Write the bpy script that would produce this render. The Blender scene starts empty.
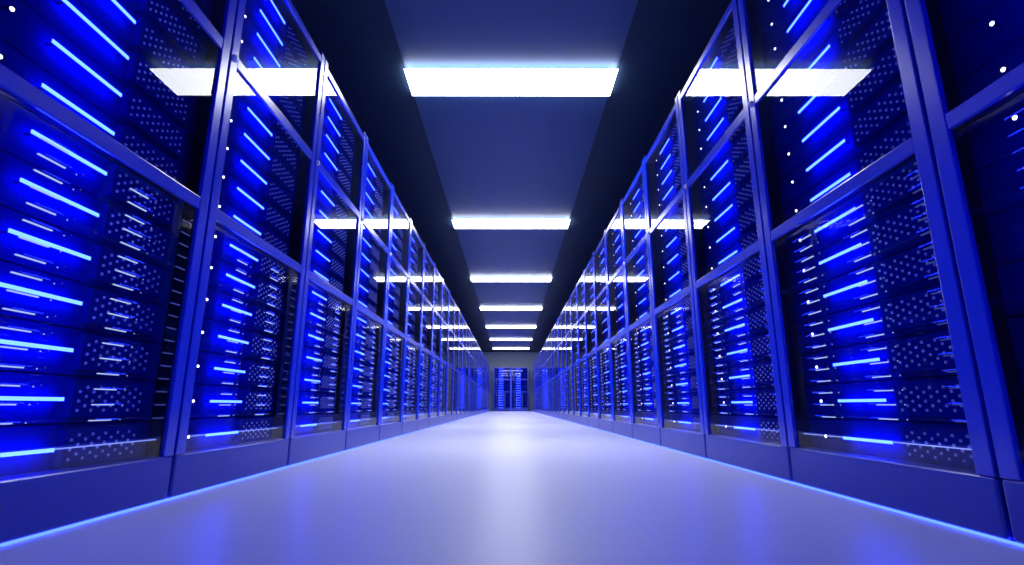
import bpy, bmesh, math
from mathutils import Vector, Matrix

# ------------------------------------------------------------------ camera, world, exposure
C = bpy.context.scene.collection
sc = bpy.context.scene
W = 1.10            # half width of the aisle (cabinet fronts stand at x = -W and x = +W)
H = 0.298           # camera height above the floor
P = 0.9225          # cabinet pitch along a row
R = math.radians

cam_d = bpy.data.cameras.new('camera')
cam = bpy.data.objects.new('camera', cam_d); C.objects.link(cam)
cam.location = (0, 0, H)
cam.rotation_euler = (R(90 + 13.188), 0, R(-0.106))
cam_d.sensor_width = 36; cam_d.lens = 36 * 524.9 / 1024
cam_d.clip_start = 0.02; cam_d.clip_end = 200
sc.camera = cam

world = bpy.data.worlds.new('world'); sc.world = world
world.use_nodes = True
world.node_tree.nodes['Background'].inputs[0].default_value = (0.002, 0.004, 0.02, 1)
world.node_tree.nodes['Background'].inputs[1].default_value = 1.0

sc.view_settings.view_transform = 'Standard'
sc.view_settings.look = 'None'
sc.view_settings.exposure = 0.0
sc.view_settings.gamma = 1.0
sc.view_settings.use_curve_mapping = False
sc.cycles.use_denoising = True
sc.cycles.max_bounces = 10
sc.cycles.diffuse_bounces = 4
sc.cycles.glossy_bounces = 8
sc.cycles.transparent_max_bounces = 24
sc.cycles.sample_clamp_indirect = 40.0
sc.cycles.caustics_reflective = True

PANEL_GLOW = 15.0    # ceiling panels, seen from all sides
PANEL_WATT = 24.0    # the downlight behind each diffuser
HALO_GLOW = 48.0      # glow added behind the blue bars for a halo on the servers
STRIP_GLOW = 7.0     # light strips at the foot of the rows

# ------------------------------------------------------------------ materials
def new_mat(name):
    m = bpy.data.materials.new(name); m.use_nodes = True
    nt = m.node_tree; nt.nodes.clear()
    out = nt.nodes.new('ShaderNodeOutputMaterial')
    return m, nt, out

def surface(name, col, rough=0.5, metal=0.0, spec=0.5, noise=0.0, nscale=40.0, bump=0.0, stretch=(1, 1, 1)):
    m, nt, out = new_mat(name)
    b = nt.nodes.new('ShaderNodeBsdfPrincipled')
    b.inputs['Base Color'].default_value = (*col, 1)
    b.inputs['Roughness'].default_value = rough
    b.inputs['Metallic'].default_value = metal
    b.inputs['Specular IOR Level'].default_value = spec
    nt.links.new(b.outputs[0], out.inputs[0])
    if noise or bump:
        tc = nt.nodes.new('ShaderNodeTexCoord'); mp = nt.nodes.new('ShaderNodeMapping')
        mp.inputs['Scale'].default_value = stretch
        nz = nt.nodes.new('ShaderNodeTexNoise'); nz.inputs['Scale'].default_value = nscale
        nz.inputs['Detail'].default_value = 4
        nt.links.new(tc.outputs['Object'], mp.inputs[0]); nt.links.new(mp.outputs[0], nz.inputs['Vector'])
        if noise:
            mr = nt.nodes.new('ShaderNodeMapRange')
            mr.inputs['To Min'].default_value = max(0.02, rough - noise); mr.inputs['To Max'].default_value = rough + noise
            nt.links.new(nz.outputs['Fac'], mr.inputs['Value']); nt.links.new(mr.outputs[0], b.inputs['Roughness'])
        if bump:
            bp = nt.nodes.new('ShaderNodeBump'); bp.inputs['Strength'].default_value = bump; bp.inputs['Distance'].default_value = 0.002
            nt.links.new(nz.outputs['Fac'], bp.inputs['Height']); nt.links.new(bp.outputs[0], b.inputs['Normal'])
    return m

def glow(name, col, strength, sample=True):
    m, nt, out = new_mat(name)
    e = nt.nodes.new('ShaderNodeEmission')
    e.inputs[0].default_value = (*col, 1); e.inputs[1].default_value = strength
    nt.links.new(e.outputs[0], out.inputs[0])
    m.cycles.emission_sampling = 'AUTO' if sample else 'NONE'
    return m

def glass_front(name, f0):
    m, nt, out = new_mat(name)
    tr = nt.nodes.new('ShaderNodeBsdfTransparent'); tr.inputs[0].default_value = (0.93, 0.95, 1.0, 1)
    gl = nt.nodes.new('ShaderNodeBsdfGlossy'); gl.inputs['Roughness'].default_value = 0.0
    lw = nt.nodes.new('ShaderNodeLayerWeight'); lw.inputs['Blend'].default_value = 0.5
    pw = nt.nodes.new('ShaderNodeMath'); pw.operation = 'POWER'; pw.inputs[1].default_value = 5.0
    mr = nt.nodes.new('ShaderNodeMapRange'); mr.inputs['To Min'].default_value = f0; mr.inputs['To Max'].default_value = 1.0
    mx = nt.nodes.new('ShaderNodeMixShader')
    nt.links.new(lw.outputs['Facing'], pw.inputs[0]); nt.links.new(pw.outputs[0], mr.inputs['Value'])
    nt.links.new(mr.outputs[0], mx.inputs[0]); nt.links.new(tr.outputs[0], mx.inputs[1]); nt.links.new(gl.outputs[0], mx.inputs[2])
    nt.links.new(mx.outputs[0], out.inputs[0])
    return m

def glass_back(name):
    m, nt, out = new_mat(name)
    tr = nt.nodes.new('ShaderNodeBsdfTransparent'); tr.inputs[0].default_value = (0.97, 0.98, 1.0, 1)
    nt.links.new(tr.outputs[0], out.inputs[0])
    return m

M = dict(
    floor=surface('floor_epoxy', (0.64, 0.67, 0.74), 0.33, 0, 0.5, noise=0.02, nscale=1.5),
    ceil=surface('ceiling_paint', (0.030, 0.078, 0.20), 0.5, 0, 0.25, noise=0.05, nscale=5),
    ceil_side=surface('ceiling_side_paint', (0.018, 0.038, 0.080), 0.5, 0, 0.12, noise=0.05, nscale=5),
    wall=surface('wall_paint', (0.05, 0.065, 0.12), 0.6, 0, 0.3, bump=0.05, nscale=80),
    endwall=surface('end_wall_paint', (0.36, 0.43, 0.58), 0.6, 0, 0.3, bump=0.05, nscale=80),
    frame=surface('frame_metal_blue_lit', (0.002, 0.036, 0.68), 0.24, 0.0, 0.5, noise=0.004, nscale=3),  # blue LED spill on dark metal, put into the base colour
    plinth=surface('plinth_metal_blue_lit', (0.003, 0.026, 0.40), 0.30, 0.0, 0.8, noise=0.004, nscale=3),  # LED blue tinted into the base colour, like the frame
    body=surface('cabinet_black', (0.012, 0.013, 0.018), 0.45, 0, 0.4, bump=0.03, nscale=60),
    server=surface('server_face', (0.002, 0.007, 0.20), 0.40, 0.0, 0.0, noise=0.05, nscale=25, stretch=(0.3, 1, 8)),
    stud=surface('vent_stud_metal', (0.50, 0.54, 0.92), 0.22, 0.0, 0.5, noise=0.03, nscale=60),
    knob=surface('knob_chrome', (0.70, 0.74, 0.85), 0.15, 0.0, 1.0, noise=0.03, nscale=60),
    tray=surface('light_tray', (0.70, 0.71, 0.73), 0.5, 0.0, 0.5, noise=0.05, nscale=30),
    bar=glow('led_bar_front', (0.014, 0.034, 1.0), 27.0),
    back=glow('added_halo_glow', (0.004, 0.012, 1.0), HALO_GLOW),
    line=glow('led_line_pale', (0.28, 0.36, 1.0), 1.1, False),
    tick=glow('indicator_pale_blue', (0.40, 0.52, 1.0), 1.0, False),
    tick_dim=glow('indicator_dim_blue', (0.16, 0.22, 1.0), 0.25, False),
    dot=glow('status_white', (0.95, 0.97, 1.0), 3.0, False),
    strip=glow('foot_strip_blue', (0.030, 0.070, 1.0), STRIP_GLOW),
    panel=glow('panel_white', (0.93, 0.96, 1.0), PANEL_GLOW),
    glass=glass_front('door_glass', 0.05),
    glassb=glass_back('door_glass_inner'),
)

M['frame'].node_tree.nodes['Principled BSDF'].inputs['IOR'].default_value = 1.85     # stronger gloss over the LED-blue base colour

# ------------------------------------------------------------------ mesh helpers
def mesh_of(bm, name, mats):
    me = bpy.data.meshes.new(name); bm.to_mesh(me); bm.free()
    for m in mats: me.materials.append(M[m])
    return me

def box(bm, x0, x1, y0, y1, z0, z1, mi=0):
    v = [bm.verts.new(p) for p in ((x0, y0, z0), (x1, y0, z0), (x1, y1, z0), (x0, y1, z0),
                                   (x0, y0, z1), (x1, y0, z1), (x1, y1, z1), (x0, y1, z1))]
    fs = [bm.faces.new([v[i] for i in q]) for q in
          ((0, 3, 2, 1), (4, 5, 6, 7), (0, 1, 5, 4), (1, 2, 6, 5), (2, 3, 7, 6), (3, 0, 4, 7))]
    for f in fs: f.material_index = mi
    return v, fs          # fs[2] is the front (low y) face

def box_mesh(name, b, mat, bevel=0.0, seg=2):
    bm = bmesh.new(); box(bm, *b)
    if bevel:
        bmesh.ops.bevel(bm, geom=list(bm.edges), offset=bevel, segments=seg, profile=0.5, affect='EDGES')
    me = mesh_of(bm, name, [mat])
    if bevel:
        for p in me.polygons: p.use_smooth = False
    return me

def dome(bm, cx, y, cz, r, depth, n=8, rings=2, mi=0):
    """round button whose base lies at depth y and which bulges towards low y"""
    prev = [bm.verts.new((cx + r * math.cos(2 * math.pi * k / n), y, cz + r * math.sin(2 * math.pi * k / n))) for k in range(n)]
    for j in range(1, rings + 1):
        a = (math.pi / 2) * j / (rings + 0.6)
        rr, yy = r * math.cos(a), y - depth * math.sin(a)
        cur = [bm.verts.new((cx + rr * math.cos(2 * math.pi * k / n), yy, cz + rr * math.sin(2 * math.pi * k / n))) for k in range(n)]
        for k in range(n):
            f = bm.faces.new((prev[k], prev[(k + 1) % n], cur[(k + 1) % n], cur[k])); f.material_index = mi; f.smooth = True
        prev = cur
    f = bm.faces.new(prev); f.material_index = mi; f.smooth = True

def obj(name, me, parent=None, loc=None):
    o = bpy.data.objects.new(name, me); C.objects.link(o)
    if parent is not None: o.parent = parent
    if loc is not None: o.location = loc
    return o

def tag(o, label, cat, group=None):
    o['label'] = label; o['category'] = cat
    if group: o['group'] = group
    return o

# ------------------------------------------------------------------ the room
Y0, Y1 = -2.6, 29.3
XW = W + 0.80
CZ = 3.20           # ceiling
CH = 0.933           # half width of the pale middle strip of the ceiling (and of the lights)

def slab(name, x0, x1, y0, y1, z0, z1, mat, parent=None):
    o = obj(name, box_mesh(name, (x0, x1, y0, y1, z0, z1), mat), parent)
    if parent is None: o['kind'] = 'structure'
    return o

slab('floor', -XW, XW, Y0, Y1, -0.10, 0.0, 'floor')
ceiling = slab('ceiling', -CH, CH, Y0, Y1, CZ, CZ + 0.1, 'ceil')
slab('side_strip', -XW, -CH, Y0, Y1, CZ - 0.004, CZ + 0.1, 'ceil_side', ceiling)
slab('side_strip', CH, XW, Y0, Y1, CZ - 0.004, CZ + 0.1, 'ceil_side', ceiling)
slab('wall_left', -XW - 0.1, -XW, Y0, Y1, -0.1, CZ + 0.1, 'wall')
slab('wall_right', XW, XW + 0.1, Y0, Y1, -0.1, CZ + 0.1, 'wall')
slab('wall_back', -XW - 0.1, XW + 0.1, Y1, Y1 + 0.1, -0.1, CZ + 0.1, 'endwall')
slab('wall_front', -XW - 0.1, XW + 0.1, Y0 - 0.1, Y0, -0.1, CZ + 0.1, 'wall')

# ------------------------------------------------------------------ cabinet meshes (local: x along the front, y into the cabinet, z up)
SG = 0.0055                        # half of the dark gap between two cabinets
ST = 0.056                         # post width
PL = 0.139                         # plinth height
RAIL1 = (0.974, 1.018); RAIL2 = (1.620, 1.666); RAIL3 = (2.232, 2.272)
TOP = 2.304
UP = 0.126                         # server pitch
UZ = [0.188 + UP * k for k in range(17)]     # height of each server's light bar
SY = 0.088                         # server faces stand this far behind the front
VY = 0.066                         # raised vent plates
BY = 0.058                         # fronts of the light bars

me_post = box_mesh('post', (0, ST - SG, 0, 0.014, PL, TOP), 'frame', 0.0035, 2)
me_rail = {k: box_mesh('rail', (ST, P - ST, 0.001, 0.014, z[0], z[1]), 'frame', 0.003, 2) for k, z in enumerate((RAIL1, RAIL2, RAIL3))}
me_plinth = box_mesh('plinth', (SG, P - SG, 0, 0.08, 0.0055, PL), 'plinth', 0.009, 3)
bm = bmesh.new()
box(bm, SG, 0.010, 0.014, 0.70, PL, TOP - 0.03); box(bm, P - 0.010, P - SG, 0.014, 0.70, PL, TOP - 0.03)
box(bm, 0.010, P - 0.010, 0.69, 0.70, 0.08, TOP - 0.03)
box(bm, 0.010, P - 0.010, 0.0165, 0.69, 2.250, TOP - 0.03)
box(bm, 0.010, P - 0.010, 0.081, 0.69, 0.08, 0.118)
me_body = mesh_of(bm, 'body', ['body'])

def pane(z0, z1):
    bm = bmesh.new()
    v, fs = box(bm, ST, P - ST, 0.010, 0.016, z0, z1, 1)
    fs[2].material_index = 0
    return mesh_of(bm, 'glass_pane', ['glass', 'glassb'])
me_pane = [pane(PL, RAIL1[0]), pane(RAIL1[1], RAIL2[0]), pane(RAIL2[1], RAIL3[0])]

bm = bmesh.new(); dome(bm, 0.026, 0.0, 1.640, 0.0155, 0.013, 16, 4)
me_knob = mesh_of(bm, 'lock_knob', ['knob'])

UX = (0.0105, P - 0.0105)
def unit_extras(bm, mi=0):
    box(bm, 0.553, 0.832, VY, SY + 0.001, -0.046, 0.050, mi)                      # raised vent plate
    box(bm, 0.1615, 0.1695, BY + 0.004, SY + 0.001, -0.004, 0.004, mi)             # stem of the status light
    for x in (BX[0] + 0.012, BX[1] - 0.018): box(bm, x, x + 0.006, BY + 0.0025, SY + 0.001, -0.002, 0.002, mi)   # bar brackets
BX = (0.274, 0.515)
bm = bmesh.new(); box(bm, UX[0], UX[1], SY, 0.45, -0.0612, 0.0612)
bmesh.ops.bevel(bm, geom=[e for e in bm.edges if all(abs(v.co.y - SY) < 1e-5 for v in e.verts)], offset=0.0025, segments=1, affect='EDGES')
unit_extras(bm)
me_unit = mesh_of(bm, 'server_unit', ['server'])
def bar_into(bm, front, back):
    v, fs = box(bm, BX[0], BX[1], BY, BY + 0.003, -0.0046, 0.0046, front)
    fs[4].material_index = back
bm = bmesh.new(); bar_into(bm, 0, 1); me_bar = mesh_of(bm, 'led_bar', ['bar', 'back'])
me_line = [box_mesh('light_line', (a, b, VY - 0.005, VY - 0.001, 0.0, 0.003), 'line')
           for a, b in ((UX[0] + 0.002, BX[0] - 0.001), (BX[1] + 0.001, UX[1] - 0.002))]
bm = bmesh.new(); dome(bm, 0.1655, BY + 0.004, 0.0, 0.0056, 0.005, 12, 3); me_status = mesh_of(bm, 'status_light', ['dot'])
def studs(bm, n=8, rings=2, mi=0):
    for r in range(6):
        z = 0.033 - 0.0124 * r
        for k in range(5 if r % 2 == 0 else 6):
            x = (0.5955 if r % 2 == 0 else 0.572) + 0.0474 * k
            dome(bm, x, VY, z, 0.0046, 0.0042, n, rings, mi)
bm = bmesh.new(); studs(bm); me_studs = mesh_of(bm, 'vent_stud_field', ['stud'])
# one server for the far cabinets: face, bar, status light in one mesh
bm = bmesh.new()
box(bm, UX[0], UX[1], SY, 0.45, -0.0612, 0.0612, 0)
bar_into(bm, 1, 3)
dome(bm, 0.1655, BY + 0.004, 0.0, 0.0056, 0.004, 6, 1, 2); unit_extras(bm)
me_unit_far = mesh_of(bm, 'server_unit', ['server', 'bar', 'dot', 'back'])

# pale indicator lines on the lower glass door: three columns
TZ = [0.259 + 0.0409 * k for k in range(17)]
TX = [(0.250, 0.327, 0.0065, 'tick'), (0.547, 0.624, 0.0065, 'tick'), (0.815, 0.862, 0.0160, 'tick_dim')]
me_tick = [box_mesh('indicator_line', (a, b, y, y + 0.004, -0.0015, 0.0015), m) for a, b, y, m in TX]
bm = bmesh.new()
for z in TZ:
    for x in (0.364, 0.661): dome(bm, x, 0.0105, z, 0.0019, 0.002, 6, 1)
me_tickdots = mesh_of(bm, 'indicator_dot_field', ['tick'])
bm = bmesh.new()
for z in TZ:
    for a, b, y, m in TX: box(bm, a, b, y, y + 0.004, z - 0.0015, z + 0.0015, 0 if m == 'tick' else 1)
me_ticks_all = mesh_of(bm, 'indicator_line_field', ['tick', 'tick_dim'])

def cabinet(x, y, rotz, detail):
    t = bpy.data.objects.new('server_cabinet', None); C.objects.link(t)
    t.empty_display_size = 0.1
    t.location = (x, y, 0); t.rotation_euler = (0, 0, rotz)
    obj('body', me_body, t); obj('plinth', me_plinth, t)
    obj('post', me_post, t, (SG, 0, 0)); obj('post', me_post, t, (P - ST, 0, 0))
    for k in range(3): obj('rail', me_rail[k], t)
    panes = [obj('glass_pane', me, t) for me in me_pane]
    if detail >= 1: obj('lock_knob', me_knob, t)
    for i, z in enumerate(UZ):
        u = obj('server_unit', me_unit if detail >= 1 else me_unit_far, t, (0, 0, z))
        if detail >= 1:
            obj('led_bar', me_bar, u); obj('status_light', me_status, u)
            s = obj('vent_stud_field', me_studs, u); s['kind'] = 'stuff'
        if i == 0:
            for me in me_line: obj('light_line', me, u)
    if detail >= 2:
        for z in TZ:
            for me in me_tick: obj('indicator_line', me, panes[0], (0, 0, z))
    else:
        s = obj('indicator_line_field', me_ticks_all, panes[0]); s['kind'] = 'stuff'
    if detail >= 1:
        s = obj('indicator_dot_field', me_tickdots, panes[0]); s['kind'] = 'stuff'
    return t

ORD = ['first', 'second', 'third', 'fourth', 'fifth', 'sixth', 'seventh', 'eighth', 'ninth', 'tenth', 'eleventh', 'twelfth',
       'thirteenth', 'fourteenth', 'fifteenth', 'sixteenth', 'seventeenth', 'eighteenth', 'nineteenth', 'twentieth']
TENS = {2: 'twenty', 3: 'thirty'}
def ordinal(n):
    if n <= 20: return ORD[n - 1]
    if n == 30: return 'thirtieth'
    return TENS[n // 10] + '-' + ORD[n % 10 - 1]

def level(y):
    return 2 if y < 4.6 else (1 if y < 15.5 else 0)

LY, RY = 1.803, 1.255      # depth of one seam in the left and in the right row
YEND = 28.0
# left row: local x runs away from the camera
y = LY - P; n = 0
while y + P < YEND:
    n += 1
    c = cabinet(-W, y, R(90), level(y))
    tag(c, 'glass-fronted server cabinet with blue light bars, %s from the camera in the left row' % ordinal(n), 'server cabinet', 'cabinets of the left row')
    y += P
LEFT_END = y
y = RY - P; n = 0
while y + P < YEND:
    n += 1
    c = cabinet(W, y + P, R(-90), level(y))
    tag(c, 'glass-fronted server cabinet with blue light bars, %s from the camera in the right row' % ordinal(n), 'server cabinet', 'cabinets of the right row')
    y += P
RIGHT_END = y
for k in range(2):         # the rows go on beside and behind the camera
    c = cabinet(-W, LY - P * (2 + k), R(90), 1)
    tag(c, 'left row server cabinet %s the camera, out of the picture' % ('beside' if k == 0 else 'behind'), 'server cabinet', 'cabinets of the left row')
    c = cabinet(W, RY - P * (1 + k), R(-90), 1)
    tag(c, 'right row server cabinet %s the camera, out of the picture' % ('beside' if k == 0 else 'behind'), 'server cabinet', 'cabinets of the right row')
YB = 28.35
for k, s in ((0, 'left'), (1, 'right')):
    c = cabinet(-P + P * k, YB, 0, 0)
    tag(c, 'glass-fronted server cabinet against the end wall, %s one of the pair' % s, 'server cabinet', 'pair of cabinets at the end wall')

# ------------------------------------------------------------------ light strips along the foot of each row
for s, side in ((-1, 'left'), (1, 'right')):
    ya = min(LY, RY) - 3 * P; yb = LEFT_END if s < 0 else RIGHT_END
    x0, x1 = sorted((s * (W + 0.004), s * (W + 0.012)))
    o = obj('led_strip', box_mesh('led_strip', (x0, x1, ya, yb, 0.0005, 0.0050), 'strip'))
    tag(o, 'thin glowing blue light strip on the floor along the foot of the %s row' % side, 'light strip', 'foot light strips')

# ------------------------------------------------------------------ ceiling lights
LD, LP = 0.395, 3.83
LZ0 = 3.150                # underside of the diffuser
bm = bmesh.new()
box(bm, -CH + 0.05, CH - 0.05, 0.05, LD - 0.05, LZ0 + 0.0121, CZ)  # narrower, so the diffuser's glowing upper rim adds a halo on the ceiling
me_tray = mesh_of(bm, 'housing', ['tray'])
me_diff = box_mesh('diffuser', (-CH + 0.0, CH - 0.0, 0.0, LD, LZ0, LZ0 + 0.012), 'panel')
for k in range(7):
    t = bpy.data.objects.new('ceiling_light', None); C.objects.link(t)
    t.empty_display_size = 0.1; t.location = (0, 4.036 + LP * k, 0)
    obj('housing', me_tray, t); obj('diffuser', me_diff, t)
    ld = bpy.data.lights.new('downlight', 'AREA'); ld.shape = 'RECTANGLE'
    ld.size = 2 * CH - 0.02; ld.size_y = LD - 0.02; ld.energy = PANEL_WATT; ld.color = (1.0, 0.985, 0.96); ld.spread = R(112)
    lo = bpy.data.objects.new('downlight', ld); C.objects.link(lo); lo.parent = t
    lo.location = (0, LD / 2, LZ0 - 0.003)
    lab = 'wide white glowing ceiling light panel, %s from the camera' % ordinal(k + 1)
    tag(t, lab, 'ceiling light', 'ceiling light panels')
